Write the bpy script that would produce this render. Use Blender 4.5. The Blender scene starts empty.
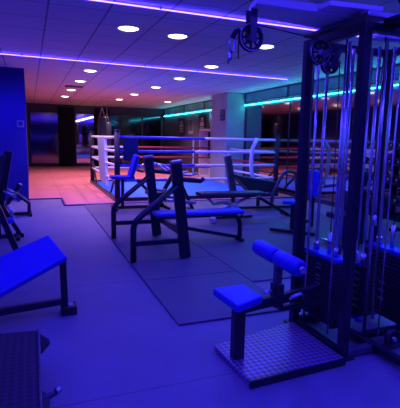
import bpy, bmesh, math, random
from mathutils import Vector, Matrix
random.seed(7)
scene = bpy.context.scene
col = scene.collection
V = Vector
PI = math.pi

# ------------------------------------------------------------ camera
YAW, PITCH, ROLL, EYE = 0.374869, 0.150402, 0.0206943, 1.5
fw = V((math.sin(YAW)*math.cos(PITCH), math.cos(YAW)*math.cos(PITCH), -math.sin(PITCH)))
rx = V((math.cos(YAW), -math.sin(YAW), 0)); up = rx.cross(fw)
x2 = rx*math.cos(ROLL) + up*math.sin(ROLL); u2 = -rx*math.sin(ROLL) + up*math.cos(ROLL)
cd = bpy.data.cameras.new('camera'); cam = bpy.data.objects.new('camera', cd); col.objects.link(cam)
cd.sensor_fit = 'HORIZONTAL'; cd.sensor_width = 36; cd.lens = 433.67*36/400; cd.clip_start = 0.05
m = Matrix((x2, u2, -fw)).transposed().to_4x4(); m.translation = V((0, 0, EYE)); cam.matrix_world = m
scene.camera = cam
# ------------------------------------------------------------ world and exposure
w = bpy.data.worlds.new('world'); scene.world = w; w.use_nodes = True
w.node_tree.nodes['Background'].inputs[0].default_value = (0.05, 0.03, 1, 1)
w.node_tree.nodes['Background'].inputs[1].default_value = 0.3
vs = scene.view_settings
vs.view_transform = 'Standard'; vs.look = 'None'; vs.exposure = 0.0; vs.gamma = 1; vs.use_curve_mapping = False
# light strengths, kept together for tuning
STRIP = 32.0       # violet-blue LED strips on the ceiling
WALLFILL_LEFT = 22.0  # fill strip added along the left wall, out of view
WALLFILL = 32.0    # blue fill strip added on the back wall, out of view
THROW = 56.0       # downward blue throw of every metre or so of ceiling strip
CYAN = 25.0         # cyan LED strip on the mirrored wall
SPOT_RED = 135.0    # downlights over the red mats
SPOT = 1.5         # downlights over the gym floor
BLUE = (0.042, 0.022, 1.0)

# ------------------------------------------------------------ materials
def mat(name, color, rough=0.5, metal=0.0, spec=0.5, emit=None, estr=0.0, alpha=None, bump=None, noise=None, coat=0.0):
    mt = bpy.data.materials.new(name); mt.use_nodes = True
    nt = mt.node_tree; b = nt.nodes['Principled BSDF']
    b.inputs['Base Color'].default_value = (*color, 1)
    b.inputs['Roughness'].default_value = rough; b.inputs['Metallic'].default_value = metal
    b.inputs['Specular IOR Level'].default_value = spec
    b.inputs['Coat Weight'].default_value = coat
    if emit: b.inputs['Emission Color'].default_value = (*emit, 1); b.inputs['Emission Strength'].default_value = estr
    tc = nt.nodes.new('ShaderNodeTexCoord')
    if noise:
        sc, amt = noise
        n = nt.nodes.new('ShaderNodeTexNoise'); n.inputs['Scale'].default_value = sc; n.inputs['Detail'].default_value = 4
        nt.links.new(tc.outputs['Object'], n.inputs['Vector'])
        r = nt.nodes.new('ShaderNodeValToRGB')
        r.color_ramp.elements[0].position = .3; r.color_ramp.elements[1].position = .7
        r.color_ramp.elements[0].color = (*[c*(1-amt) for c in color], 1); r.color_ramp.elements[1].color = (*[min(1, c*(1+amt)) for c in color], 1)
        nt.links.new(n.outputs['Fac'], r.inputs['Fac']); nt.links.new(r.outputs['Color'], b.inputs['Base Color'])
    if bump:
        sc, st = bump
        n = nt.nodes.new('ShaderNodeTexNoise'); n.inputs['Scale'].default_value = sc
        nt.links.new(tc.outputs['Object'], n.inputs['Vector'])
        bp = nt.nodes.new('ShaderNodeBump'); bp.inputs['Strength'].default_value = st; bp.inputs['Distance'].default_value = .01
        nt.links.new(n.outputs['Fac'], bp.inputs['Height']); nt.links.new(bp.outputs['Normal'], b.inputs['Normal'])
    return mt
M = {}
M['steel_black'] = mat('steel_black', (.012, .012, .02), .35, 0, .6, noise=(30, .2))
M['steel_mid'] = mat('steel_mid', (.10, .10, .12), .38, .3, .5, noise=(12, .15))
M['arm_grey'] = mat('arm_grey', (.75, .78, .75), .5, .2)
M['chrome'] = mat('chrome', (.62, .62, .68), .26, 1)
M['dull_metal'] = mat('dull_metal', (.55, .55, .6), .35, .9)
M['blue_vinyl'] = mat('blue_vinyl', (.025, .035, .5), .38, 0, .5, bump=(60, .1))
M['black_vinyl'] = mat('black_vinyl', (.03, .03, .045), .4, 0, .5, bump=(60, .1))
M['plastic'] = mat('plastic', (.025, .025, .03), .45)
M['stack'] = mat('stack', (.018, .018, .026), .45, .2)
M['white'] = mat('white', (.75, .75, .75), .5, noise=(20, .05))
M['rope_white'] = mat('rope_white', (.8, .78, .78), .55)
M['rope_red'] = mat('rope_red', (.45, .04, .05), .55)
M['rope_blue'] = mat('rope_blue', (.02, .03, .5), .5)
M['canvas_blue'] = mat('canvas_blue', (.04, .22, .98), .7, noise=(3, .1))
M['cloth_white'] = mat('cloth_white', (.42, .55, .72), .6)
M['rubber'] = mat('rubber', (.012, .012, .014), .7)
M['wall_blue'] = mat('wall_blue', (.002, .001, .15), .75, noise=(2, .08))
M['wall_dark'] = mat('wall_dark', (.055, .055, .085), .8, noise=(2, .1))
M['column'] = mat('column', (.42, .46, .38), .8, noise=(3, .06))
M['wall_grey'] = mat('wall_grey', (.16, .16, .22), .8, noise=(2, .06))
M['frame_dark'] = mat('frame_dark', (.02, .02, .03), .5)
M['mirror'] = mat('mirror', (.33, .29, .36), .06, 1)
M['dark_mirror'] = mat('dark_mirror', (.10, .075, .09), .08, 1)
M['navy'] = mat('navy', (.006, .008, .06), .5)
M['curtain'] = mat('curtain', (.012, .012, .02), .9)
M['poster'] = mat('poster', (.012, .012, .016), .4)
M['pale_grey'] = mat('pale_grey', (.45, .45, .5), .5)
M['transom'] = mat('transom', (.12, .45, .40), .35, 0, .5, noise=(1.5, .3))
M['gold'] = mat('gold', (.7, .35, .15), .35, .6)
M['violet_led'] = mat('violet_led', (.8, .8, .9), .4, emit=BLUE, estr=STRIP)
M['wall_fill'] = mat('wall_fill', (.8, .8, .9), .4, emit=BLUE, estr=WALLFILL)
M['left_fill'] = mat('left_fill', (.8, .8, .9), .4, emit=BLUE, estr=WALLFILL_LEFT)
M['cyan_led'] = mat('cyan_led', (.8, .9, .9), .4, emit=(.03, .75, .95), estr=CYAN)
M['lamp'] = mat('lamp', (.9, .9, .85), .4, emit=(1, .95, .68), estr=5)
M['streak_tube'] = mat('streak_tube', (.9, .9, .85), .4, emit=(1, .85, .45), estr=2.2)  # glow standing in for a yellow reflection in the far mirrors

def grid_mat(name, base, line, px, ox, py, oy, wx, wy, rough, noise_amt=.1, bumpy=0.0, speck=None):
    """ a flat surface with thin joints on a regular grid, in object space """
    mt = bpy.data.materials.new(name); mt.use_nodes = True
    nt = mt.node_tree; b = nt.nodes['Principled BSDF']; b.inputs['Roughness'].default_value = rough
    tc = nt.nodes.new('ShaderNodeTexCoord'); sp = nt.nodes.new('ShaderNodeSeparateXYZ'); nt.links.new(tc.outputs['Object'], sp.inputs[0])
    def math_(op, a, b2=None):
        n = nt.nodes.new('ShaderNodeMath'); n.operation = op
        for i, s in enumerate((a, b2)):
            if s is None: continue
            if isinstance(s, (int, float)): n.inputs[i].default_value = s
            else: nt.links.new(s, n.inputs[i])
        return n.outputs[0]
    masks = []
    for ax, p_, o_, w_ in ((0, px, ox, wx), (1, py, oy, wy)):
        if not p_: continue
        t = math_('SUBTRACT', sp.outputs[ax], o_ - p_/2)
        t = math_('DIVIDE', t, p_); t = math_('FRACT', t); t = math_('SUBTRACT', t, .5); t = math_('ABSOLUTE', t)
        masks.append(math_('LESS_THAN', t, w_/p_/2))
    mk = masks[0] if len(masks) == 1 else math_('MAXIMUM', masks[0], masks[1])
    n = nt.nodes.new('ShaderNodeTexNoise'); n.inputs['Scale'].default_value = 1.3; n.inputs['Detail'].default_value = 6
    nt.links.new(tc.outputs['Object'], n.inputs['Vector'])
    r = nt.nodes.new('ShaderNodeValToRGB'); r.color_ramp.elements[0].position = .3; r.color_ramp.elements[1].position = .7
    r.color_ramp.elements[0].color = (*[c*(1-noise_amt) for c in base], 1); r.color_ramp.elements[1].color = (*[c*(1+noise_amt) for c in base], 1)
    nt.links.new(n.outputs['Fac'], r.inputs['Fac']); src = r.outputs['Color']
    if speck:
        n2 = nt.nodes.new('ShaderNodeTexNoise'); n2.inputs['Scale'].default_value = speck[0]; n2.inputs['Detail'].default_value = 1
        nt.links.new(tc.outputs['Object'], n2.inputs['Vector'])
        g = math_('GREATER_THAN', n2.outputs['Fac'], speck[1])
        mx0 = nt.nodes.new('ShaderNodeMixRGB'); mx0.inputs[2].default_value = (*speck[2], 1)
        nt.links.new(g, mx0.inputs[0]); nt.links.new(src, mx0.inputs[1]); src = mx0.outputs[0]
    mx = nt.nodes.new('ShaderNodeMixRGB'); mx.inputs[2].default_value = (*line, 1)
    nt.links.new(mk, mx.inputs[0]); nt.links.new(src, mx.inputs[1]); nt.links.new(mx.outputs[0], b.inputs['Base Color'])
    if bumpy:
        n3 = nt.nodes.new('ShaderNodeTexNoise'); n3.inputs['Scale'].default_value = 220
        nt.links.new(tc.outputs['Object'], n3.inputs['Vector'])
        bp = nt.nodes.new('ShaderNodeBump'); bp.inputs['Strength'].default_value = bumpy; bp.inputs['Distance'].default_value = .003
        nt.links.new(n3.outputs['Fac'], bp.inputs['Height']); nt.links.new(bp.outputs['Normal'], b.inputs['Normal'])
    return mt
M['ceiling'] = grid_mat('ceiling', (.70, .62, .66), (.24, .22, .26), .66, .255, .66, .1, .022, .016, .9, .05)
M['floor'] = grid_mat('floor', (.20, .19, .22), (.09, .09, .10), 0, 0, 2.0, .35, .01, .008, .5, .12, .3, (160, .62, (.30, .29, .33)))
M['mat_rubber'] = grid_mat('mat_rubber', (.125, .12, .14), (.05, .05, .06), 0, 0, 50, 25, .01, .01, .5, .12, .3, (160, .64, (.2, .2, .23)))
M['red_mats'] = grid_mat('red_mats', (.76, .23, .22), (.5, .12, .10), 1.0, .7, 1.0, 10.65, .012, .012, .6, .06)

# diamond tread plate with raised lozenges as bump
def tread_mat(name, base, rough, metal, scale):
    mt = bpy.data.materials.new(name); mt.use_nodes = True
    nt = mt.node_tree; b = nt.nodes['Principled BSDF']
    b.inputs['Base Color'].default_value = (*base, 1); b.inputs['Roughness'].default_value = rough; b.inputs['Metallic'].default_value = metal
    tc = nt.nodes.new('ShaderNodeTexCoord'); mp = nt.nodes.new('ShaderNodeMapping'); mp.inputs['Rotation'].default_value = (0, 0, PI/4)
    nt.links.new(tc.outputs['Object'], mp.inputs[0])
    ck = nt.nodes.new('ShaderNodeTexChecker'); ck.inputs['Scale'].default_value = scale; nt.links.new(mp.outputs[0], ck.inputs['Vector'])
    bp = nt.nodes.new('ShaderNodeBump'); bp.inputs['Strength'].default_value = .9; bp.inputs['Distance'].default_value = .004
    nt.links.new(ck.outputs['Fac'], bp.inputs['Height']); nt.links.new(bp.outputs['Normal'], b.inputs['Normal'])
    mx = nt.nodes.new('ShaderNodeMixRGB'); mx.inputs[1].default_value = (*[c*.6 for c in base], 1); mx.inputs[2].default_value = (*[min(1, c*1.3) for c in base], 1)
    nt.links.new(ck.outputs['Fac'], mx.inputs[0]); nt.links.new(mx.outputs[0], b.inputs['Base Color'])
    return mt
M['tread'] = tread_mat('tread', (.40, .30, .46), .35, .6, 34)
M['tread_black'] = tread_mat('tread_black', (.028, .028, .035), .5, .2, 34)

# ------------------------------------------------------------ mesh builder
class MB:
    def __init__(self): self.bm = bmesh.new(); self.sm = False
    def hexa(self, pts):                                   # 8 points: bottom 4, top 4
        v = [self.bm.verts.new(p) for p in pts]
        for f in ((3,2,1,0), (4,5,6,7), (0,1,5,4), (1,2,6,5), (2,3,7,6), (3,0,4,7)): self.bm.faces.new([v[i] for i in f])
        return self
    def box(self, a, b):
        (x0,y0,z0),(x1,y1,z1) = a, b
        return self.hexa([(x0,y0,z0),(x1,y0,z0),(x1,y1,z0),(x0,y1,z0),(x0,y0,z1),(x1,y0,z1),(x1,y1,z1),(x0,y1,z1)])
    def beam(self, a, b, w, h, side=None):                 # rectangular section bar from a to b; w across 'side', h the other way
        a, b = V(a), V(b); d = (b-a).normalized()
        s = V(side) if side else (V((0,0,1)) if abs(d.z) < .95 else V((0,1,0))).cross(d)
        s = (s - d*s.dot(d)).normalized(); t = d.cross(s)
        q = [s*(i*w/2)+t*(j*h/2) for i, j in ((-1,-1),(1,-1),(1,1),(-1,1))]
        return self.hexa([a+k for k in q]+[b+k for k in q])
    def tube(self, pts, r, n=12, caps=True, radii=None):
        pts = [V(p) for p in pts]; rings = []; s = None
        for i, p in enumerate(pts):
            d = (pts[min(i+1, len(pts)-1)] - pts[max(i-1, 0)]).normalized()
            if s is None: s = d.orthogonal().normalized()
            s = (s - d*s.dot(d)).normalized(); t = d.cross(s)
            rr = radii[i] if radii else r
            rings.append([self.bm.verts.new(p + (s*math.cos(2*PI*k/n)+t*math.sin(2*PI*k/n))*rr) for k in range(n)])
        for A, B in zip(rings, rings[1:]):
            for k in range(n): f = self.bm.faces.new((A[k], A[(k+1)%n], B[(k+1)%n], B[k])); f.smooth = True
        if caps: self.bm.faces.new(rings[0][::-1]); self.bm.faces.new(rings[-1])
        return self
    def ring(self, c, axis, prof, n=32):                   # lathe: prof of (radius, offset along axis), closed loop
        c, ax = V(c), V(axis).normalized(); s = ax.orthogonal().normalized(); t = ax.cross(s)
        R = [[self.bm.verts.new(c + ax*o + (s*math.cos(2*PI*k/n)+t*math.sin(2*PI*k/n))*r) for r, o in prof] for k in range(n)]
        for k in range(n):
            for j in range(len(prof)):
                a, b = R[k], R[(k+1)%n]; j2 = (j+1) % len(prof)
                f = self.bm.faces.new((a[j], b[j], b[j2], a[j2])); f.smooth = True
        return self
    def prism(self, poly, ext):                            # polygon of 3D points pushed along ext
        ext = V(ext); A = [self.bm.verts.new(V(p)) for p in poly]; B = [self.bm.verts.new(V(p)+ext) for p in poly]
        self.bm.faces.new(A[::-1]); self.bm.faces.new(B); n = len(poly)
        for i in range(n): self.bm.faces.new((A[i], A[(i+1)%n], B[(i+1)%n], B[i]))
        return self
    def build(self, name, m, parent=None, bevel=0.0, seg=2, smooth=False):
        bmesh.ops.recalc_face_normals(self.bm, faces=self.bm.faces)
        if bevel: bmesh.ops.bevel(self.bm, geom=list(self.bm.edges), offset=bevel, segments=seg, profile=.5, affect='EDGES', clamp_overlap=True)
        if smooth:
            for f in self.bm.faces: f.smooth = True
        me = bpy.data.meshes.new(name); self.bm.to_mesh(me); self.bm.free()
        o = bpy.data.objects.new(name, me); col.objects.link(o)
        me.materials.append(M[m] if isinstance(m, str) else m)
        if parent:
            o.parent = parent; bpy.context.view_layer.update() if False else None
            o.matrix_parent_inverse = Matrix.Translation(-ORIG.get(parent.name, V((0,0,0))))
        return o
ORIG = {}                                                  # world origin of each thing's Empty
def thing(name, label, cat, loc, group=None):
    o = bpy.data.objects.new(name, None); col.objects.link(o); o.location = loc; o.empty_display_size = .2
    o['label'] = label; o['category'] = cat
    if group: o['group'] = group
    ORIG[o.name] = V(loc)
    return o
def tag(o, label, cat, group=None, kind=None):
    o['label'] = label; o['category'] = cat
    if group: o['group'] = group
    if kind: o['kind'] = kind
    return o
def struct(o): o['kind'] = 'structure'; return o
def sub(mb, name, m, part, bevel=0.0, **k):                # a sub-part: vertices stay in world space, parent mesh is unmoved in its thing
    o = mb.build(name, m, None, bevel, **k); o.parent = part
    return o
def arc(p0, p1, p2, n=8):                                  # smooth corner between three points
    p0, p1, p2 = V(p0), V(p1), V(p2)
    return [p0*(1-t)**2 + p1*2*t*(1-t) + p2*t*t for t in [i/n for i in range(n+1)]]
def pad(a, b, w, th, side=None, bev=.02):
    return MB().beam(a, b, w, th, side)

# ============================================================ THE ROOM
CEIL, WX, FAR = 2.95, 6.5, 22.0
struct(MB().box((-2.6, -3.2, -.1), (WX, FAR, 0)).build('floor', 'floor'))
struct(MB().box((-2.6, -3.2, CEIL), (WX+.2, FAR+.2, CEIL+.1)).build('ceiling', 'ceiling'))
# red mats of the fighting area, stepped front edge
struct(MB().prism([(-.05,10.78,0),(.69,10.78,0),(.69,9.66,0),(WX,9.66,0),(WX,FAR,0),(-.05,FAR,0)], (0,0,.022)).build('floor', 'red_mats'))
struct(MB().box((-.05,10.74,.0),(.65,10.78,.026)).box((.65,9.62,0),(.69,10.78,.026)).box((.69,9.62,0),(WX,9.66,.026)).build('trim_1', 'wall_blue'))
struct(MB().box((-2.6, 10.7, 0), (-.05, FAR, CEIL)).build('wall_front', 'wall_blue'))
struct(MB().box((-2.8, -3.2, 0), (-2.6, 10.7, CEIL)).build('wall_left', 'wall_grey'))
struct(MB().box((-2.6, -3.4, 0), (WX, -3.2, CEIL)).build('wall_back', 'wall_grey'))
struct(MB().box((-.05, FAR, 0), (WX, FAR+.2, CEIL)).build('wall_far', 'wall_dark'))
struct(MB().box((WX, -3.2, 0), (WX+.2, FAR, CEIL)).build('wall_right', 'wall_dark'))
struct(MB().box((5.86, 12.75, 0), (WX, 14.0, CEIL)).build('wall_column', 'column'))
# far wall: tinted mirror panels between dark frames
xs = [0.05, 1.35, 2.1, 3.2, 4.3, 5.4, 6.4]
n = 1
for i, (a, b) in enumerate(zip(xs, xs[1:])):
    if i == 1: continue
    fr = struct(MB().box((a,FAR-.03,.12),(b,FAR-.0,.17)).box((a,FAR-.03,2.55),(b,FAR,2.6)).box((a,FAR-.03,.12),(a+.04,FAR,2.6)).box((b-.04,FAR-.03,.12),(b,FAR,2.6)).build('window_%d' % n, 'frame_dark')); n += 1
    g = MB().box((a+.04,FAR-.015,.17),(b-.04,FAR-.004,2.55)).build('mirror_pane', 'mirror' if i in (2,) else 'dark_mirror'); g.parent = fr
# right wall: mirror panels from the floor to the cyan strip, small high windows above
for (a, b) in ((-3.1,-1), (-1,1.2),(1.2,3.4),(3.4,5.6),(5.6,7.8),(7.8,10.1),(10.1,12.6)):
    fr = struct(MB().box((WX-.02,a,.08),(WX,a+.025,2.5)).box((WX-.02,b-.025,.08),(WX,b,2.5)).box((WX-.02,a,.08),(WX,b,.11)).build('window_%d' % n, 'frame_dark')); n += 1
    g = MB().box((WX-.012,a+.025,.11),(WX-.002,b-.025,2.5)).build('mirror_pane', 'mirror'); g.parent = fr
for (a, b) in ((3.0,5.4),(5.4,7.8),(7.8,10.2),(10.2,12.7),(14.05,16.2),(16.2,18.6),(18.6,21.6)):
    fr = struct(MB().box((WX-.05,a,2.64),(WX,a+.05,2.93)).box((WX-.05,b-.05,2.64),(WX,b,2.93)).box((WX-.05,a,2.64),(WX,b,2.67)).box((WX-.05,a,2.91),(WX,b,2.94)).build('window_%d' % n, 'steel_mid')); n += 1
    g = MB().box((WX-.03,a+.05,2.67),(WX-.02,b-.05,2.91)).build('window_pane', 'transom'); g.parent = fr

# ============================================================ LIGHTS OF THE ROOM
def led(name, a, b, m, label, w_=.010, group='ceiling light strips', throw=0, tilt=0):
    t = thing(name, label, 'light strip', a, group)
    a, b = V(a), V(b)
    d = V((0,0,.012)) if abs(a.z-b.z) < .01 else V((0,0,0))
    MB().beam(a, b, w_, .014).build('light_tube', m, t)
    nn = max(2, int((b-a).length/1.1))
    for i in range(nn+1):
        p = a.lerp(b, i/nn); MB().box(p+V((-.012,-.012,-.004)), p+V((.012,.012,.03))).build('mounting_clip', 'white', t)
    for i in range(int((b-a).length/1.2) if throw else 0):
        ld = bpy.data.lights.new('led_segment', 'SPOT'); ld.energy = throw; ld.color = BLUE; ld.spot_size = math.radians(145); ld.spot_blend = .5; ld.shadow_soft_size = .05
        o = bpy.data.objects.new('led_segment', ld); col.objects.link(o); o.parent = t; o.rotation_euler.x = tilt; o.location = a.lerp(b, (i+.5)/int((b-a).length/1.2)) - a + V((0,0,-.02))
    return t
Z = CEIL-.032
led('led_strip', (.2,4.92,Z), (6.3,5.02,Z), 'violet_led', 'bright violet LED strip across the ceiling above the bench press', throw=THROW)
led('led_strip', (-2.4,8.70,Z), (5.76,9.14,Z), 'violet_led', 'thin violet LED strip across the ceiling just before the boxing ring', throw=THROW*3.2, tilt=.3)
led('led_strip', (-2.4,1.3,Z), (6.3,1.3,Z), 'violet_led', 'added violet fill strip across the ceiling above the camera', throw=THROW)  # unseen strip, added to carry blue light into the foreground
led('led_strip', (-2.4,-1.8,Z), (6.3,-1.8,Z), 'violet_led', 'added violet fill strip on the ceiling near the back wall', throw=THROW)  # added behind the camera as further blue fill
led('led_strip', (-2.4,3.2,Z), (6.3,3.2,Z), 'violet_led', 'added violet fill strip across the ceiling just in front of the cable tower', throw=THROW)  # added above the frame for more blue light
led('led_strip', (-2.57,-2.5,.9), (-2.57,10.0,.9), 'left_fill', 'long blue fill strip added along the left wall', .05, 'added wall fill strips')  # unseen wall strip added for ambient blue
led('led_strip', (-2.0,-3.17,1.3), (6.0,-3.17,1.3), 'wall_fill', 'long blue fill strip added along the back wall', .05, 'added wall fill strips')  # unseen strip added as fill from behind the camera
led('led_strip', (WX-.03,1.0,2.565), (WX-.03,12.7,2.565), 'cyan_led', 'cyan LED strip above the right wall mirrors, in front of the column', .03)
led('led_strip', (WX-.03,14.02,2.565), (WX-.03,21.7,2.565), 'cyan_led', 'cyan LED strip above the dark poster wall, behind the column', .03)

def downlight(x, y, label, power):
    t = thing('ceiling_light', label, 'ceiling light', (x, y, CEIL), 'round recessed downlights')
    MB().ring((x,y,CEIL-.012), (0,0,1), [(.135,0),(.155,0),(.16,.012),(.135,.012)]).build('rim', 'white', t)
    MB().ring((x,y,CEIL-.008), (0,0,1), [(.0005,-.026),(.06,-.024),(.105,-.014),(.136,0),(.136,.006),(.0005,.006)]).build('diffuser', 'lamp', t)  # domed below the ceiling to imitate the glow around the lamp
    ld = bpy.data.lights.new('bulb', 'SPOT'); ld.energy = power; ld.color = (1, .55, .80) if power == SPOT_RED else (1, .93, .75); ld.spot_size = math.radians(125); ld.spot_blend = .6; ld.shadow_soft_size = .08
    o = bpy.data.objects.new('bulb', ld); col.objects.link(o); o.parent = t; o.location = (0, 0, -.13)
rows = {1.30: ('left row', [6.07, 10.25, 12.4, 14.7, 17.2, 19.6]), 3.5: ('middle row', [6.2, 8.45, 10.5, 12.65, 15.0, 17.3]), 5.3: ('right row', [8.5, 12.6, 17.3])}
ordw = ['nearest', 'second', 'third', 'fourth', 'fifth', 'farthest']
for X, (rn, ys) in rows.items():
    if X == 1.30: lights = [(1.30,6.07),(1.33,10.25),(1.33,12.3),(1.31,14.75),(1.31,17.3)]
    elif X == 3.5: lights = [(2.04,6.2),(3.5,6.25),(3.5,8.42),(3.5,10.45),(3.5,12.6),(3.42,15.05),(3.35,17.4)]
    else: lights = [(5.32,17.35)]
    for i, (x, y) in enumerate(lights):
        o_ = ordw[min(i, 5)] if not (i == len(lights)-1) else 'farthest'
        if X == 3.5 and i == 0: lb = 'glowing round ceiling downlight alone between the left and middle rows'
        else: lb = 'glowing round ceiling downlight, %s from the camera in the %s' % (('nearest' if (i == 0 or (X == 3.5 and i == 1)) else o_), rn)
        if X == 3.5 and i > 1: lb = 'glowing round ceiling downlight, %s from the camera in the middle row' % (['second','third','fourth','fifth','farthest'][i-2])
        if X == 5.3: lb = ['glowing round ceiling downlight by the far right corner beside the cyan strip', 'glowing round ceiling downlight near the right mirrors behind the cable tower'][i]
        downlight(x, y, lb, SPOT_RED if y > 9.9 else SPOT)
# ceiling vent beside the far downlights
t = thing('ceiling_vent', 'small dark square ceiling vent beside the left row of downlights', 'vent', (1.28,13.7,CEIL))
MB().box((1.05,13.55,CEIL-.015),(1.55,13.95,CEIL)).build('vent_plate', 'plastic', t)

# ============================================================ FLOOR MATS
for (x0,x1,y0,y1,lb) in ((1.07,2.14,3.13,4.27,'black rubber floor mat nearest the camera beside the diamond plate platform'),
                         (1.07,2.14,4.28,4.93,'narrow black rubber floor mat strip in front of the bench press'),
                         (1.07,2.14,4.94,7.25,'black rubber floor mat under the bench press uprights'),
                         (1.07,2.14,7.26,9.6,'black rubber floor mat ending at the red mats'),
                         (2.15,4.2,3.9,6.2,'large black rubber mat under the blue end of the bench press'),
                         (2.15,4.2,6.21,9.6,'large black rubber mat in front of the boxing ring'),
                         (4.21,5.6,3.9,9.6,'black rubber mat beside the right mirrors')):
    tag(MB().box((x0,y0,.0005),(x1,y1,.018)).build('rubber_mat', 'mat_rubber', None, .004), lb, 'floor mat', 'black rubber floor mats')

# ============================================================ BOXING RING
RX0, RX1, RY0, RY1 = 1.86, 6.05, 9.95, 14.2
t = thing('boxing_ring', 'boxing ring with blue canvas, black corner posts and blue and white ropes', 'boxing ring', (RX0, RY0, .022))
MB().box((RX0,RY0,.024),(RX1,RY1,.06)).build('canvas', 'canvas_blue', t)
fz = MB(); e = .07
fz.box((RX0-e,RY0-e,.022),(RX1+e,RY0,.10)).box((RX0-e,RY1,.022),(RX1+e,RY1+e,.10)).box((RX0-e,RY0,.022),(RX0,RY1,.10)).box((RX1,RY0,.022),(RX1+e,RY1,.10))
fz.build('base_frame', 'steel_black', t)
hs = [.50, .84, 1.17, 1.49]
for cx, cy, dx, dy in ((RX0,RY0,1,1),(RX1,RY0,-1,1),(RX0,RY1,1,-1),(RX1,RY1,-1,-1)):
    p = MB().tube([(cx,cy,.1),(cx,cy,1.62)], .065, 16).build('corner_post', 'rubber', t)
    MB_ = MB().tube([(cx,cy,1.62),(cx,cy,1.65)], .072, 16); c_ = sub(MB_, 'post_cap', 'plastic', p)
    MB().beam((cx,cy,.75),(cx,cy+dy*.9,.12), .045,.045).build('brace', 'steel_black', t)
def rope(a, b, m, r=.032, sagz=.0):
    a, b = V(a), V(b); pts = []
    for i in range(13):
        q = a.lerp(b, i/12); q.z -= sagz*4*(i/12)*(1-i/12); pts.append(q)
    MB().tube(pts, r, 10).build('rope', m, t)
for k, h in enumerate(hs):
    # front side: blue wrap then white wrap
    xm = [3.2, 3.75, 3.75, 4.0][k]
    rope((RX0,RY0,h),(xm,RY0,h), 'rope_blue'); rope((xm,RY0,h),(RX1,RY0,h), 'rope_white')
    rope((RX0,RY0,h),(RX0,RY1,h), 'rope_white', .032, .02)
    rope((RX0,RY1,h),(3.2,RY1,h), 'rope_white'); rope((3.2,RY1,h),(RX1,RY1,h), 'rope_red')
    rope((RX1,RY0,h),(RX1,RY1,h), 'rope_red' if k == 1 else 'rope_white')
    for cx, cy, ux, uy in ((RX0,RY0,1,0),(RX1,RY0,-1,0),(RX0,RY1,1,0),(RX1,RY1,-1,0),(RX0,RY0,0,1),(RX0,RY1,0,-1)):
        MB().tube([(cx+ux*.05,cy+uy*.05,h),(cx+ux*.22,cy+uy*.22,h)], .02, 8).build('turnbuckle', 'dull_metal', t)
# pads and ties between the ropes
MB().box((2.0,RY0-.06,.95),(2.34,RY0+.07,1.50)).build('corner_cushion', 'navy', t, .03)
MB().prism([(RX0-.04,11.35,.22),(RX0-.04,12.35,.30),(RX0-.04,12.75,1.48),(RX0-.04,11.6,1.50)], (.08,0,0)).build('corner_cushion', 'cloth_white', t, .015)
for (x, y, lean) in ((5.38,RY0,.06),):
    pts = [(x+lean,y-.02,1.52),(x-.06,y-.04,1.3),(x-.1,y-.04,1.0),(x-.08,y-.04,.7),(x+.02,y-.04,.4),(x+.03,y-.03,.2)]
    MB().tube(pts, .05, 10).build('rope_tie', 'rope_white', t)
MB().tube([(5.3,RY1,1.52),(5.3,RY1,.2)], .03, 8).build('rope_tie', 'rope_white', t)

# ============================================================ FAR END
# dark curtains on the far wall
def curtain(x0, x1, y, lb):
    b = MB(); n_ = 24; pts = []
    for i in range(n_+1):
        x = x0+(x1-x0)*i/n_; pts.append((x, y+.05*math.sin(i*1.6), .05))
    poly = pts + [(p[0], p[1]+.03, .05) for p in reversed(pts)]
    b.prism(poly, (0,0,2.75)); return tag(b.build('curtain', 'curtain'), lb, 'curtain', 'dark curtains on the far wall')
curtain(1.32, 2.08, FAR-.2, 'dark drawn curtain between the far wall mirrors, left of the ring')
curtain(3.0, 3.75, FAR-.2, 'dark curtain on the far wall right of the hanging bags')
# punching bags
def bag(x, y, z0, z1, r, lb):
    t = thing('punching_bag', lb, 'punching bag', (x,y,CEIL), 'hanging punching bags')
    b = MB(); n_ = 10
    prof = [(r*.5,z0),(r*.9,z0+.03),(r,z0+.1),(r,z1-.1),(r*.9,z1-.03),(r*.5,z1)]
    b.tube([(x,y,z) for _, z in prof], r, 20, True, [p for p, _ in prof]).build('bag_body', 'black_vinyl', t)
    for a in range(4):
        MB().tube([(x+r*.8*math.cos(a*PI/2+.4),y+r*.8*math.sin(a*PI/2+.4),z1-.02),(x,y,z1+.35)], .008, 6).build('chain', 'dull_metal', t)
    MB().tube([(x,y,z1+.33),(x,y,CEIL)], .01, 6).build('hanger', 'dull_metal', t)
bag(2.62, 17.0, .95, 2.25, .17, 'black punching bag hanging behind the white corner of the ring')
bag(3.0, 18.2, .9, 2.1, .17, 'black punching bag hanging farther back, by the far wall')
# slanted glowing tube added in place of a yellow reflection in the far mirrors
t = thing('reflection_streak', 'slanted yellow glowing tube added as a mirror reflection at the far wall left of the ring', 'lamp', (2.2,21.6,2.5))
MB().tube([(2.12,FAR-.16,2.18),(2.95,FAR-.16,2.42)], .035, 10).build('streak_tube', 'streak_tube', t)
MB().beam((2.12,FAR-.09,2.18),(2.95,FAR-.09,2.42), .06, .12).build('streak_backing', 'white', t)
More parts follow.
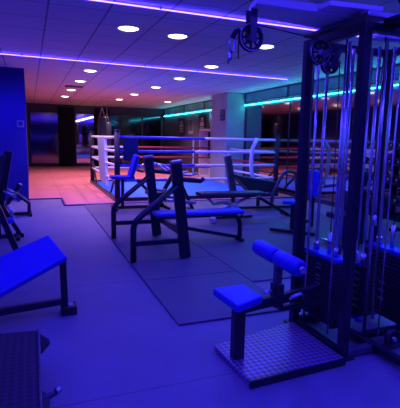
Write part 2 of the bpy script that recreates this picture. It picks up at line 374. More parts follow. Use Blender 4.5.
# posters on the dark right wall
def poster(y, z, w_, h, k, lb):
    t = thing('poster', lb, 'poster', (WX-.01,y,z), 'posters on the dark wall')
    MB().box((WX-.03,y-w_/2,z-h/2),(WX-.012,y+w_/2,z+h/2)).build('sheet', 'poster' if k != 1 else 'wall_grey', t)
    X = WX-.034
    if k != 1:
        p = MB(); p.box((X,y-w_*.16,z+h*.2),(X+.003,y+w_*.16,z+h*.34)).box((X,y-w_*.3,z-h*.02),(X+.003,y+w_*.3,z+h*.16)).build('printed_figure', 'pale_grey', t)
        p = MB()
        for j in range(3): p.box((X,y-w_*.3,z-h*(.12+.1*j)),(X+.003,y+w_*.3,z-h*(.07+.1*j)))
        p.build('printed_lines', 'pale_grey', t)
    else:
        p = MB(); p.box((X,y-w_*.35,z-h*.3),(X+.003,y+w_*.35,z+h*.35)).build('printed_panel', 'wall_dark', t)
poster(18.95, 2.0, .8, .75, 0, 'black poster on the dark wall, nearest the far corner')
poster(17.7, 2.02, .6, .7, 1, 'grey framed poster between the two black posters')
poster(16.4, 2.0, .7, .95, 2, 'tall black poster with pale lettering, next to the white cabinet')
# white cabinet with trophy behind the column
t = thing('cabinet', 'tall white cabinet with a dark opening behind the grey column', 'cabinet', (6.2,14.9,.022))
b = MB(); b.box((6.05,14.42,.022),(6.46,14.48,1.84)).box((6.05,15.55,.022),(6.46,15.61,1.84)).box((6.05,14.42,1.78),(6.46,15.61,1.84)).box((6.43,14.42,.022),(6.46,15.61,1.84)).box((6.05,14.42,.022),(6.46,15.61,.12)).box((6.05,14.48,.8),(6.46,15.55,.83))
b.build('body', 'white', t)
MB().box((6.38,14.5,.85),(6.42,15.5,1.74)).build('dark_inlay', 'curtain', t)
t = thing('trophy', 'small gold trophy figure standing on top of the white cabinet', 'trophy', (6.25,14.75,1.84))
b = MB(); prof = [(.10,0),(.10,.05),(.03,.08),(.03,.14),(.11,.22),(.12,.32),(.0006,.33)]
b.tube([(6.25,14.75,1.84+z) for _, z in prof], .1, 16, True, [r for r, _ in prof]).build('cup', 'gold', t)
MB().tube([(6.25,14.85,1.9),(6.24,15.0,2.2),(6.24,15.05,2.45)], .03, 8, True, [.05,.06,.02]).build('pale_wing', 'pale_grey', t)
# sign on the column
t = thing('wall_sign', 'small dark framed notice on the grey column', 'sign', (5.85,12.95,2.2))
f_ = MB().box((5.835,12.88,2.08),(5.858,13.2,2.42)).build('frame', 'frame_dark', t)
MB().box((5.83,12.92,2.27),(5.836,13.16,2.38)).box((5.83,12.92,2.12),(5.836,13.16,2.23)).build('panel', 'wall_grey', t)
# thermostat on the blue wall
t = thing('wall_switch', 'small pale control panel on the blue wall beside the red mats', 'control panel', (-.15,10.69,1.74))
MB().box((-.24,10.675,1.66),(-.09,10.699,1.81)).build('plate', 'wall_grey', t, .004)
MB().box((-.215,10.668,1.70),(-.115,10.676,1.79)).build('screen', 'wall_blue', t)

# ============================================================ OLYMPIC BENCH PRESS
def olympic_bench(loc, label, padmat='blue_vinyl', s=1.0, rot=0.0):
    L = V(loc); t = thing('bench_press', label, 'weight bench', loc)
    P = lambda x, y, z: V((L.x+x, L.y+y, L.z+z))
    for sy in (-1, 1):
        y = .65*sy
        up_ = MB(); up_.beam(P(.675,y,.0), P(.535,y,1.18), .07, .135, (0,1,0)); U = up_.build('upright', 'steel_black', t, .012)
        sub(MB().beam(P(.537,y,1.175), P(.532,y,1.21), .075, .142, (0,1,0)), 'cap', 'dull_metal', U, .01)
        pts = [P(.02,y,0)] + arc(P(.02,y,.38), P(.02,y,.48), P(.12,y,.555)) + [P(.55,y,.90)]
        MB().tube(pts, .037, 14).build('side_tube', 'steel_black', t)
        MB().beam(P(.02,y,.22), P(.66,y,.22), .045, .06).build('cross_tube', 'steel_black', t, .006)
        h = MB().tube([P(.60,y,.98), P(.86,y,.955), P(.90,y,.985)], .03, 10).build('bar_holder', 'steel_black', t)
        MB().tube([P(.64,y,.70), P(.80,y,.69)], .022, 10).build('plate_peg', 'dull_metal', t)
    MB().beam(P(.68,-.65,.28), P(.68,.65,.28), .05, .08).build('rear_crossbar', 'steel_black', t, .006)
    MB().beam(P(.45,.0,.445), P(1.76,0,.445), .30, .06).build('bench_pad', padmat, t, .03, 3)
    MB().beam(P(.5,0,.395), P(1.6,0,.395), .08, .04).build('pad_rail', 'steel_black', t, .006)
    MB().tube([P(1.45,0,.39)] + arc(P(1.58,0,.39), P(1.74,0,.39), P(1.75,0,.22)) + [P(1.75,0,.0)], .035, 12).build('front_leg', 'steel_black', t)
    MB().beam(P(1.73,0,.05), P(.68,0,.28), .045, .05).build('floor_strut', 'steel_black', t, .006)
    MB().beam(P(1.75,-.10,.02), P(1.75,.10,.02), .06, .04).build('foot', 'steel_black', t, .006)
    return t
olympic_bench((1.09,5.6,.026), 'wide black bench press with blue pad standing on the rubber mats')

# ============================================================ CABLE TOWER WITH LAT PULLDOWN
t = thing('cable_machine', 'tall black cable machine tower with weight stacks, chrome rods and blue seat', 'gym machine', (2.3,2.6,0))
AX, AY, BY = 1.99, 2.28, 2.87
for (x, y) in ((AX,AY),(AX-.01,BY),(2.75,BY),(2.75,AY)):
    p = MB().beam((x,y,.0),(x,y,2.24), .062, .062, (1,0,0)).build('post', 'steel_black', t, .008)
    sub(MB().box((x-.06,y-.06,0),(x+.06,y+.06,.02)), 'foot_plate', 'steel_black', p, .004)
MB().beam((AX,AY,.035),(2.75,AY,.035), .06, .05).build('base_bar', 'steel_mid', t, .006)
MB().beam((AX,BY,.035),(2.75,BY,.035), .06, .05).build('base_bar', 'steel_black', t, .006)
MB().beam((AX,AY,.03),(AX,BY,.03), .06, .045).build('base_bar', 'steel_black', t, .006)
MB().beam((2.25,2.56,.05),(2.27,1.85,.05), .055, .05).build('base_bar', 'steel_black', t, .006)
MB().beam((AX,BY,2.21),(AX,AY,2.21), .07, .06).build('top_beam', 'steel_black', t, .006)
MB().beam((AX,AY,2.21),(2.75,AY,2.21), .07, .05).build('top_beam', 'steel_black', t, .006)
MB().beam((AX,BY,2.21),(2.75,BY,2.21), .07, .05).build('top_beam', 'steel_black', t, .006)
MB().beam((2.75,AY,2.21),(2.75,BY,2.21), .07, .05).build('top_beam', 'steel_black', t, .006)
MB().prism([(AX-.04,2.24,2.262),(2.12,2.24,2.262),(2.12,2.9,2.262),(AX-.04,2.9,2.262)], (0,0,.02)).build('top_plate', 'steel_mid', t)
MB().box((AX-.03,2.235,2.265),(2.24,2.31,2.30)).build('nameplate', 'dull_metal', t, .004)
# lat arm reaching out over the seat
b = MB(); b.prism([(1.29,2.43,2.30),(2.14,2.40,2.295),(2.14,2.77,2.295),(1.37,2.68,2.30)], (0,0,.05)); b.build('lat_arm', 'arm_grey', t, .005)
MB().prism([(1.72,2.30,2.31),(2.10,2.26,2.31),(2.10,2.45,2.31),(1.72,2.45,2.31)], (0,0,.03)).build('arm_gusset', 'arm_grey', t, .004)
def sheave(x, y, z, r, parent_t, brk=None, worn=True):
    p = MB().ring((x,y,z), (0,1,0), [(r*.74,-.012),(r*.97,-.017),(r,-.014),(r*.9,0),(r,.014),(r*.97,.017),(r*.74,.012)], 36).build('pulley', 'plastic', parent_t)
    b = MB()
    for k in range(8):
        a = k*PI/4; b.beam((x+r*.15*math.cos(a),y,z+r*.15*math.sin(a)),(x+r*.78*math.cos(a),y,z+r*.78*math.sin(a)), .014, .012, (0,1,0))
    sub(b, 'spokes', 'plastic', p)
    sub(MB().ring((x,y,z), (0,1,0), [(.004,-.028),(r*.22,-.028),(r*.22,.028),(.004,.028)], 20), 'hub', 'dull_metal', p)
    if worn: sub(MB().ring((x,y,z), (0,1,0), [(r*.93,-.019),(r*1.0,-.0155),(r*.93,-.0145)], 36), 'worn_rim', 'dull_metal', p)
    if brk:
        for s_ in (-1, 1):
            sub(MB().beam((x,y+s_*.034,z-.03),(x+brk[0],y+s_*.034,z+brk[1]), .045, .006, (1,0,0)), 'bracket', 'steel_mid', p)
    return p
sheave(1.33,2.56,2.135,.085, t, (.0,.17))
sheave(1.885,2.60,2.10,.085, t, (.13,.05))
sheave(1.975,2.60,2.03,.07, t, (.05,.10))
# cable, hook and strap at the pull end
pts = [(1.245,2.56,2.0),(1.245,2.56,2.135),(1.27,2.56,2.195),(1.33,2.56,2.222),(1.40,2.56,2.215),(1.88,2.6,2.185)]
MB().tube(pts, .004, 6).build('cable', 'plastic', t)
b = MB().tube([(1.245,2.56,2.17),(1.22,2.56,2.16),(1.20,2.56,2.12)], .018, 8).build('cable_stop', 'plastic', t)
b = MB(); loop = [(1.20+.018*math.cos(a),2.56,2.075+.045*math.sin(a)) for a in [i*2*PI/14 for i in range(15)]]
b.tube(loop, .006, 6, False).build('carabiner', 'chrome', t)
MB().tube([(1.195,2.56,2.045),(1.185,2.555,2.0),(1.175,2.56,1.965)], .013, 8, True, [.008,.015,.007]).build('snap_hook', 'chrome', t)
# weight stacks
def stack(x0, x1, y0, y1, z0, nplates, ph, rods, label_y):
    for i in range(nplates):
        z = z0+i*(ph+.004)
        p = MB().box((x0,y0,z),(x1,y1,z+ph)); o = p.build('weight_plate', 'stack', t, .004, 1)
        if i in LBL: sub(MB().box((x0-.002,label_y-.03,z+ph*.25),(x0+.001,label_y+.03,z+ph*.75)), 'number_label', 'dull_metal', o)
    zt = z0+nplates*(ph+.004)
    MB().box((x0+.01,y0+.03,zt),(x1-.01,y1-.03,zt+.03)).build('stack_head', 'blue_vinyl', t, .004)
    for (x, y) in rods:
        r = MB().tube([(x,y,.05),(x,y,2.2)], .0125, 10).build('guide_rod', 'chrome', t)
        sub(MB().tube([(x,y,zt+.03),(x,y,zt+.10)], .024, 10), 'bushing', 'chrome', r)
        sub(MB().tube([(x,y,.05),(x,y,.10)], .03, 10), 'rubber_bumper', 'blue_vinyl', r)
    return zt
LBL = (6,7,9,10,11,13,14)
zt = stack(2.08, 2.23, 2.50, 2.98, .10, 16, .027, ((2.155,2.62),(2.155,2.86)), 2.72)
MB().tube([(2.165,2.71,zt),(2.165,2.71,zt+.2)], .016, 10).build('selector_stem', 'chrome', t)
MB().box((2.14,2.62,zt+.12),(2.19,2.80,zt+.135)).build('lift_bracket', 'chrome', t)
MB().tube([(2.165,2.71,zt+.2),(2.165,2.71,1.2),(2.06,2.60,2.06)], .0045, 6).build('cable', 'plastic', t)
LBL = (4,6,8)
zt2 = stack(2.62, 2.76, 2.36, 2.84, .10, 16, .029, ((2.69,2.45),(2.69,2.74)), 2.60)
MB().tube([(2.69,2.6,zt2),(2.69,2.6,zt2+.22)], .016, 10).build('selector_stem', 'chrome', t)
MB().tube([(2.69,2.6,zt2+.2),(2.69,2.6,2.16)], .0045, 6).build('cable', 'plastic', t)
LBL = (2,4,6,8,10,12)
zt3 = stack(2.41, 2.50, 2.62, 2.76, .12, 14, .024, ((2.455,2.65),(2.455,2.73)), 2.66)
MB().ring((2.395,2.69,.59), (1,0,0), [(.001,-.004),(.065,-.004),(.065,.004),(.001,.004)], 24).build('dial_plate', 'white', t)
b = MB()
for k in range(3): b.box((2.387,2.655,.562+.024*k),(2.3915,2.71,.570+.024*k))
b.build('dial_marks', 'plastic', t)
# more rods and cables seen through the tower
for (x, y, r, m_) in ((2.0,2.76,.010,'chrome'),(2.03,2.50,.008,'chrome'),(2.32,2.44,.0125,'chrome'),(2.38,2.36,.006,'chrome'),(2.34,2.80,.0125,'chrome'),(2.57,2.62,.0125,'chrome'),(2.08,2.93,.007,'plastic')):
    MB().tube([(x,y,.07),(x,y,2.2)], r, 8).build('guide_rod', m_, t)
# a second arm with pulley at the upper right
b = MB(); b.prism([(2.12,1.75,2.23),(2.24,1.75,2.23),(2.24,2.28,2.23),(2.12,2.28,2.23)], (0,0,.045)); b.build('row_arm', 'steel_black', t, .006)
MB().beam((2.3,2.55,2.235),(2.75,2.50,2.235), .09, .03).build('cross_plate', 'dull_metal', t, .004)
sheave(2.05,2.03,2.345,.07, t, (.05,-.08)); sheave(2.17,1.98,2.40,.06, t, (.0,-.1))
MB().tube([(2.05,2.0,2.30),(2.10,2.02,2.34),(2.14,2.0,2.42)], .02, 8).build('chrome_link', 'chrome', t)
# low pulley on the base
sheave(2.38,2.22,.11,.065, t, (.0,-.05), False)
MB().beam((2.25,2.40,.07),(2.62,2.40,.07), .05, .045).build('base_bar', 'steel_black', t, .006)
# hanging chrome handle
b = MB().tube([(2.19,2.31,1.90),(2.195,2.3,1.5),(2.20,2.3,1.0)], .011, 8, True, [.012,.011,.011]).build('hanging_bar', 'chrome', t)
sub(MB().tube([(2.2,2.3,1.0),(2.2,2.3,.93)], .02, 8, True, [.014,.024]), 'bar_end', 'chrome', b)
sub(MB().tube([(2.19,2.31,1.90),(2.18,2.31,2.18)], .004, 6), 'hanging_cable', 'plastic', b)
# lat seat station: diamond plate platform, seat, knee rollers
p = MB(); p.prism([(1.20,2.16,.0),(1.94,2.20,.0),(1.94,2.83,.0),(1.18,2.66,.0)], (0,0,.045)); plat = p.build('platform', 'tread', t, .004)
sub(MB().beam((1.195,2.15,.024),(1.94,2.19,.024), .014, .05), 'edge_trim', 'steel_black', plat)
MB().beam((1.255,2.45,.045),(1.255,2.45,.44), .075, .075, (1,0,0)).build('seat_post', 'steel_black', t, .006)
MB().prism([(1.14,2.24,.45),(1.37,2.34,.45),(1.36,2.60,.45),(1.12,2.58,.45)], (0,0,.052)).build('seat', 'blue_vinyl', t, .012, 3)
MB().beam((1.26,2.45,.39),(2.0,2.60,.39), .05, .07).build('seat_beam', 'steel_black', t, .006)
kp = MB().beam((1.60,2.54,.33),(1.60,2.54,.50), .075, .075, (1,0,0)).build('knee_sleeve', 'steel_black', t, .006)
MB().beam((1.60,2.54,.45),(1.60,2.54,.66), .05, .05, (1,0,0)).build('knee_post', 'steel_mid', t, .006)
sub(MB().tube([(1.57,2.52,.46),(1.46,2.48,.46)], .013, 10), 'adjustment_knob', 'chrome', kp)
MB().beam((1.62,2.54,.31),(2.0,2.56,.31), .03, .03).build('lower_link', 'steel_black', t)
MB().tube([(1.66,2.48,.40),(1.74,2.46,.43),(1.80,2.48,.39)], .014, 8).build('chain_link', 'chrome', t)
MB().tube([(1.624,2.28,.667),(1.60,2.88,.69)], .012, 10).build('roller_axle', 'chrome', t)
for (a, b_) in (((1.622,2.30,.668),(1.612,2.565,.678)), ((1.610,2.585,.680),(1.602,2.85,.692))):
    a, b_ = V(a), V(b_); d = (b_-a).normalized()
    o = MB().tube([a, a+d*.008, a+d*.03, b_-d*.03, b_-d*.008, b_], .06, 24, True, [.046,.054,.059,.059,.054,.046]).build('knee_roller', 'blue_vinyl', t)
MB().tube([(1.623,2.27,.667),(1.622,2.302,.668)], .024, 14, True, [.022,.026]).build('end_cap', 'dull_metal', t)

# ============================================================ LEFT FOREGROUND: INCLINE BENCH
t = thing('incline_bench', 'blue padded incline bench with black leg in the left foreground', 'weight bench', (.25,3.68,0))
c1, c2, c3, c4 = V((.25,3.58,.535)), V((.13,4.0,.63)), V((-.95,3.55,.10)), V((-.85,3.05,.04))
c3 = V((-1.0,3.80,.20)); c4 = V((-.80,3.28,.09))
nrm = (c1-c2).cross(c3-c2).normalized(); nrm = nrm if nrm.z > 0 else -nrm
MB().prism([c1, c2, c3, c4], -nrm*.055).build('bench_pad', 'blue_vinyl', t, .018, 3)
q = -nrm*.075
MB().beam(c1.lerp(c2,.5)+q+V((-.05,0,-.01)), c4.lerp(c3,.5)+q+V((0,0,.0)), .16, .03).build('pad_rail', 'steel_black', t, .006)
MB().beam((.235,3.68,.0),(.225,3.68,.50), .055, .06, (1,0,0)).build('front_leg', 'steel_black', t, .008)
MB().beam((.22,3.68,.115),(-1.0,3.45,.115), .05, .055).build('lower_beam', 'steel_black', t, .008)
f_ = MB().box((.20,3.62,.0),(.33,3.76,.075)).build('foot_block', 'steel_black', t, .008)
sub(MB().box((.235,3.66,.0755),(.30,3.73,.077)), 'sticker', 'pale_grey', f_)
MB().beam((-.95,3.46,.0),(-.95,3.46,.16), .06, .06, (1,0,0)).build('rear_leg', 'steel_black', t, .008)

# ============================================================ LEFT FOREGROUND: FOOTPLATE OF A PRESS
t = thing('footplate_machine', 'black diamond-tread footplate of a machine at the bottom left corner', 'gym machine', (-.6,2.2,0))
fp = MB().prism([(.018,2.80,.27),(.012,1.60,.27),(-1.1,1.60,.27),(-1.1,2.92,.27)], (0,0,-.022)).build('footplate', 'tread_black', t, .003)
MB().beam((.012,2.80,.262),(.006,1.60,.262), .012, .045).build('edge_lip', 'steel_mid', t, .003)
MB().prism([(.02,2.76,.262),(.075,2.68,.25),(.02,2.60,.23)], (0,0,-.03)).build('side_bracket', 'steel_black', t)
for y in (1.75, 2.6):
    MB().beam((-.28,y,.0),(-.28,y,.25), .06, .06, (1,0,0)).build('leg', 'steel_black', t, .006)
    MB().beam((-1.0,y,.0),(-1.0,y,.25), .06, .06, (1,0,0)).build('leg', 'steel_black', t, .006)
b = MB().tube([(-.05,2.04,.22),(.05,2.09,.235),(.085,2.09,.25)], .016, 10).build('locking_pin', 'steel_mid', t)
sub(MB().tube([(.08,2.09,.25),(.105,2.09,.26)], .02, 12, True, [.02,.014]), 'pin_head', 'chrome', b)
MB().prism([(.005,2.16,.24),(.05,2.08,.24),(.03,1.98,.24),(.005,1.96,.24)], (0,0,-.05)).build('pin_bracket', 'steel_black', t)

# ============================================================ LEFT MIDDLE: MACHINES ALONG THE WALL
t = thing('press_machine', 'black leverage machine with small blue seat at the left edge', 'gym machine', (-.45,6.8,0))
MB().beam((-.28,6.8,1.26),(-.42,6.8,.50), .06, .11, (0,1,0)).build('back_frame', 'steel_black', t, .01)
MB().beam((-.36,6.72,1.22),(-.50,6.72,.55), .06, .10, (0,1,0)).build('back_pad', 'black_vinyl', t, .02)
MB().beam((-.44,6.8,.56),(-.16,6.8,.02), .06, .06, (0,1,0)).build('main_beam', 'steel_black', t, .008)
MB().tube([(-.33,6.7,.50),(-.27,6.7,.40),(-.26,6.7,.28)], .022, 10).build('chrome_arm', 'chrome', t)
MB().box((-.60,6.6,.24),(-.24,6.9,.31)).build('seat', 'blue_vinyl', t, .025, 3)
MB().beam((-.45,6.75,.02),(-.45,6.75,.25), .06, .06, (1,0,0)).build('seat_post', 'steel_black', t, .006)
MB().beam((-.9,6.8,.03),(-.12,6.8,.03), .06, .06).build('base_bar', 'steel_black', t, .006)
MB().beam((-.20,6.55,.03),(-.20,7.05,.03), .06, .05).build('front_foot', 'steel_black', t, .006)
MB().beam((-.85,6.8,.05),(-.50,6.8,.62), .06, .06, (0,1,0)).build('rear_beam', 'steel_black', t, .006)
for y in (6.60, 6.98):
    MB().tube([(-.36,y,.72),(-.20,y,.62)], .02, 10).build('handle', 'chrome', t)
    MB().tube([(-.36,y,.72),(-.40,6.8,.74)], .02, 8).build('handle_link', 'steel_black', t)
t = thing('adjustable_bench', 'dark adjustable bench standing in front of the blue wall', 'weight bench', (-.2,8.7,0))
MB().beam((-.42,8.7,.22),(-.19,8.7,.58), .07, .07, (0,1,0)).build('lever_arm', 'steel_black', t, .008)
MB().tube([(-.19,8.7,.56),(-.175,8.7,.60)], .035, 12).build('end_cap', 'chrome', t)
MB().beam((-.27,8.66,.44),(-.02,8.66,.22), .24, .05, (0,1,0)).build('seat_pad', 'navy', t, .018)
MB().beam((-.04,8.7,.24),(-.05,8.7,.03), .06, .06, (0,1,0)).build('front_leg', 'steel_black', t, .006)
MB().beam((-.55,8.7,.035),(.0,8.7,.035), .06, .05).build('base_bar', 'steel_black', t, .006)
MB().beam((-.02,8.5,.025),(-.02,8.9,.025), .05, .05).build('front_foot', 'steel_black', t, .006)
MB().beam((-.50,8.7,.05),(-.40,8.7,.28), .06, .06, (0,1,0)).build('rear_leg', 'steel_black', t, .006)
MB().tube([(-.30,8.6,.30),(-.20,8.6,.28)], .02, 8).build('knob', 'dull_metal', t)
t = thing('support_frame', 'long dark slanted steel frame in front of the small blue seat', 'gym machine', (-.4,5.1,0))
MB().beam((-.39,5.1,.86),(-.11,5.1,.04), .06, .065, (0,1,0)).build('slanted_bar', 'steel_black', t, .008)
MB().beam((-.9,5.1,.03),(-.10,5.1,.03), .06, .06).build('base_bar', 'steel_black', t, .006)
MB().beam((-.90,5.1,.05),(-.42,5.1,.84), .06, .06, (0,1,0)).build('rear_bar', 'steel_black', t, .006)
MB().box((-.9,4.95,.55),(-.48,5.25,.62)).build('pad', 'blue_vinyl', t, .02)

# ============================================================ MACHINE WITH BLUE SEAT IN FRONT OF THE RING
t = thing('seated_machine', 'small exercise machine with tilted blue backrest in front of the ring corner', 'gym machine', (1.85,8.8,.018))
MB().beam((1.50,8.8,.67),(1.98,8.8,.66), .32, .07).build('seat', 'blue_vinyl', t, .028, 3)
MB().beam((1.90,8.8,.64),(2.05,8.8,1.12), .34, .08, (0,1,0)).build('backrest', 'blue_vinyl', t, .03, 3)
MB().beam((1.75,8.8,.03),(1.75,8.8,.64), .06, .06, (1,0,0)).build('seat_post', 'steel_black', t, .006)
MB().beam((1.55,8.8,.045),(2.7,8.8,.045), .06, .06).build('base_bar', 'steel_black', t, .006)
MB().beam((1.58,8.5,.04),(1.58,9.1,.04), .05, .05).build('front_foot', 'steel_black', t, .006)
MB().beam((2.65,8.45,.04),(2.65,9.15,.04), .05, .05).build('rear_foot', 'steel_black', t, .006)
MB().beam((2.05,8.8,.60),(2.62,8.8,.06), .06, .06, (0,1,0)).build('rear_strut', 'steel_black', t, .006)
for y in (8.5, 9.1):
    MB().tube([(2.1,y,.80),(2.35,y,.95),(2.55,y,.93)], .022, 8).build('handle', 'dull_metal', t)
    MB().beam((2.08,8.8,.80),(2.1,y,.80), .04, .04).build('handle_arm', 'steel_black', t)
    MB().tube([(2.6,y,.35),(2.75,y,.36)], .03, 8).build('weight_peg', 'dull_metal', t)
    MB().beam((2.6,8.8,.35),(2.6,y,.35), .04, .04).build('peg_arm', 'steel_black', t)
# leverage press behind the bench press uprights
t = thing('leverage_press', 'tangle of black and chrome press arms behind the bench press', 'gym machine', (2.6,7.6,.018))
MB().beam((2.0,7.6,.05),(3.1,7.6,.05), .07, .06).build('base_bar', 'steel_black', t, .006)
MB().beam((2.15,7.2,.045),(2.15,8.0,.045), .06, .05).build('front_foot', 'steel_black', t, .006)
MB().beam((3.05,7.2,.045),(3.05,8.0,.045), .06, .05).build('rear_foot', 'steel_black', t, .006)
MB().beam((2.15,7.6,.05),(2.62,7.6,.85), .07, .07, (0,1,0)).build('mast', 'steel_black', t, .008)
MB().beam((2.62,7.6,.85),(3.0,7.6,.08), .06, .06, (0,1,0)).build('rear_strut', 'steel_black', t, .006)
for y in (7.35, 7.85):
    MB().tube([(2.30,y,.98),(2.55,y,.80),(2.85,y,.78),(2.98,y,.82)], .025, 8).build('press_arm', 'dull_metal', t)
    MB().beam((2.58,7.6,.80),(2.57,y,.80), .05, .05).build('arm_pivot', 'steel_black', t)
    MB().tube([(2.35,y,.32),(2.60,y,.30)], .035, 10).build('weight_peg', 'chrome', t)
    MB().beam((2.35,7.6,.32),(2.36,y,.32), .04, .04).build('peg_arm', 'steel_black', t)
MB().box((2.05,7.45,.40),(2.42,7.75,.46)).build('seat', 'black_vinyl', t, .02)
MB().beam((2.28,7.6,.05),(2.28,7.6,.41), .05, .05, (1,0,0)).build('seat_post', 'steel_black', t)

# ============================================================ FLAT BENCH WITH CHROME FRAME
t = thing('flat_bench', 'flat bench with long dark pad and pale chrome frame behind the blue pad', 'weight bench', (3.3,7.1,.018))
MB().beam((2.80,7.2,.49),(4.1,7.2,.475), .34, .07).build('bench_pad', 'black_vinyl', t, .02, 3)
MB().beam((2.8,7.2,.44),(4.05,7.2,.43), .06, .05).build('pad_rail', 'steel_black', t, .006)
MB().tube([(2.98,7.2,.42),(3.1,7.2,.30),(3.35,7.2,.33),(3.62,7.2,.16),(3.72,7.2,.05)], .03, 10).build('chrome_frame', 'dull_metal', t)
MB().tube([(3.05,7.2,.03),(3.22,7.2,.20),(3.55,7.2,.30),(3.85,7.2,.42)], .028, 10).build('chrome_frame', 'dull_metal', t)
MB().beam((2.98,6.9,.05),(3.16,7.45,.05), .09, .07).build('front_foot', 'pale_grey', t, .006)
MB().beam((3.05,7.2,.04),(3.9,7.2,.04), .05, .05).build('floor_rail', 'steel_black', t, .006)
MB().beam((4.02,7.2,.40),(4.7,7.2,.03), .05, .06, (0,1,0)).build('rear_strut', 'steel_black', t, .006)
MB().beam((4.7,6.95,.035),(4.7,7.45,.035), .05, .05).build('rear_foot', 'steel_black', t, .006)
for s_ in (-1, 1):
    MB().ring((3.45,7.2+s_*.14,.24), (0,1,0), [(.02,-.015),(.085,-.015),(.085,.015),(.02,.015)], 20).build('transport_wheel', 'pale_grey', t)
MB().tube([(3.45,7.04,.24),(3.45,7.36,.24)], .02, 8).build('wheel_axle', 'dull_metal', t)
MB().tube([(3.95,7.0,.44),(3.95,7.4,.44)], .025, 8).build('chrome_pin', 'chrome', t)

# ============================================================ INCLINE BENCH PRESS FARTHER BACK
t = thing('incline_bench_press', 'incline bench with slim dark upright and wide black pad before the ring', 'weight bench', (4.3,8.3,.018))
MB().beam((4.02,8.3,.35),(3.86,8.3,1.13), .12, .13, (0,1,0)).build('upright', 'steel_mid', t, .01)
MB().beam((3.862,8.3,1.12),(3.855,8.3,1.15), .125, .135, (0,1,0)).build('upright_cap', 'pale_grey', t)
MB().beam((4.02,8.3,.02),(4.02,8.3,.40), .08, .08, (1,0,0)).build('upright_base', 'steel_black', t, .006)
MB().prism([(3.97,8.1,.75),(5.02,8.1,.58),(5.03,8.1,.34),(4.33,8.1,.38)], (0,.30,0)).build('back_pad', 'black_vinyl', t, .03)
MB().beam((4.6,8.25,.03),(4.6,8.25,.42), .06, .06, (1,0,0)).build('pad_post', 'steel_black', t, .006)
MB().tube([(4.78,8.0,.04),(4.82,8.0,.36)] + arc((4.98,8.0,.66), (5.06,8.0,.84), (5.22,8.0,.82)) + [(5.7,8.0,.70)], .04, 12).build('side_tube', 'steel_mid', t)
MB().tube([(5.35,8.0,.78),(5.42,8.0,.4),(5.40,8.0,.03)], .035, 10).build('rear_tube', 'steel_black', t)
MB().beam((4.0,8.2,.04),(5.4,8.05,.04), .06, .05).build('base_bar', 'steel_black', t, .006)
MB().beam((4.02,7.95,.04),(4.02,8.65,.04), .06, .05).build('front_foot', 'steel_black', t, .006)
# blue stool like seat beside the tower
t = thing('seat_stand', 'small blue seat on a black post behind the cable tower', 'stool', (3.85,5.85,.018))
MB().prism([(3.72,5.88,.47),(3.98,5.66,.47),(4.14,5.84,.47),(3.90,6.10,.47)], (0,0,.06)).build('seat', 'blue_vinyl', t, .02, 3)
MB().beam((3.90,5.84,.04),(3.92,5.87,.48), .06, .06, (1,0,0)).build('post', 'steel_black', t, .006)
MB().beam((3.62,6.05,.04),(4.10,5.50,.04), .06, .05).build('foot', 'steel_black', t, .006)
MB().beam((3.90,5.80,.14),(4.45,6.1,.14), .05, .05).build('link_bar', 'steel_black', t, .006)
MB().beam((4.45,6.1,.02),(4.45,6.1,.75), .06, .06, (1,0,0)).build('backrest_post', 'steel_black', t, .006)
MB().box((4.35,5.95,.55),(4.47,6.3,1.0)).build('backrest', 'blue_vinyl', t, .03, 3)

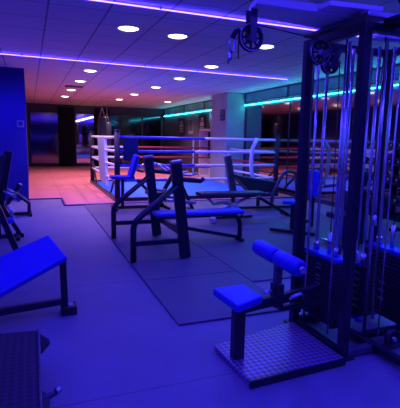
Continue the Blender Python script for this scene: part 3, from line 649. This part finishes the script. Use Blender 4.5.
# dumbbell rack against the right mirrors, seen through the tower
RY = 6.15
t = thing('dumbbell_rack', 'tall dark dumbbell rack by the right mirrors, seen through the cable tower', 'rack', (5.95, RY, 0))
for y in (RY-.62, RY+.62):
    MB().beam((6.05,y,0),(6.05,y,1.55), .07, .06, (1,0,0)).build('upright', 'steel_black', t, .006)
    MB().beam((5.65,y,.03),(6.25,y,.03), .07, .06).build('foot', 'steel_black', t, .006)
k = 0
for j, z in enumerate((.45, .80, 1.12, 1.40)):
    MB().box((5.82,RY-.60,z-.03),(6.02,RY+.60,z)).build('shelf', 'steel_black', t, .004)
    for i in range(6):
        y = RY-.5+.2*i; rr = .05 if z > 1 else .06
        d = thing('dumbbell', 'black chrome-handled dumbbell on the dark rack, seen through the cable tower', 'dumbbell', (5.92,y,z), 'dumbbells on the tall rack')
        for sx in (-1, 1):
            MB().tube([(5.92+sx*.035,y,z+rr),(5.92+sx*.095,y,z+rr)], rr, 14).build('head', 'stack', d, .006)
            MB().tube([(5.92+sx*.094,y,z+rr),(5.92+sx*.099,y,z+rr)], rr*.45, 10).build('end_disc', 'dull_metal', d)
        MB().tube([(5.92-.04,y,z+rr),(5.92+.04,y,z+rr)], .014, 8).build('handle', 'chrome', d)
# black machine right behind the tower
t = thing('seated_press', 'black seated press machine with chrome grips right behind the cable tower', 'gym machine', (5.2,5.3,.018))
MB().beam((4.75,5.2,.06),(5.5,5.2,.06), .07, .06).build('base_bar', 'steel_black', t, .006)
MB().beam((4.85,4.95,.05),(4.85,5.5,.05), .06, .05).build('front_foot', 'steel_black', t, .006)
MB().beam((5.45,4.95,.05),(5.45,5.5,.05), .06, .05).build('rear_foot', 'steel_black', t, .006)
MB().beam((5.2,5.2,.06),(5.2,5.2,1.12), .09, .09, (1,0,0)).build('mast', 'steel_black', t, .008)
MB().beam((5.05,5.2,.52),(5.12,5.2,1.10), .26, .09, (0,1,0)).build('backrest', 'black_vinyl', t, .02)
MB().box((4.72,5.04,.42),(5.10,5.36,.50)).build('seat', 'black_vinyl', t, .02)
MB().beam((4.9,5.2,.06),(4.9,5.2,.44), .06, .06, (1,0,0)).build('seat_post', 'steel_black', t, .006)
for y in (4.93, 5.47):
    MB().tube([(5.2,y,1.0),(5.0,y,.86),(4.75,y,.84)], .025, 8).build('press_arm', 'steel_mid', t)
    MB().tube([(4.76,y,.84),(4.66,y,.85)], .022, 8).build('grip', 'chrome', t)
    MB().beam((5.2,5.2,1.0),(5.2,y,1.0), .05, .05).build('arm_pivot', 'steel_black', t)
    MB().ring((5.28,y,.62), (0,1,0), [(.03,-.03),(.19,-.03),(.19,.03),(.03,.03)], 28).build('weight_disc', 'stack', t)
    MB().tube([(5.28,5.2,.62),(5.28,y,.62)], .028, 8).build('disc_axle', 'dull_metal', t)
# set the machines exactly on top of the rubber mats
for o in list(col.objects):
    if o.name in ('flat_bench', 'incline_bench_press', 'seated_machine', 'seat_stand', 'leverage_press', 'seated_press'): o.location.z += .016
    if o.name == 'leverage_press': o.location.y += .42
    if o.name == 'seated_press': o.location.x -= .85; o.location.y -= .38
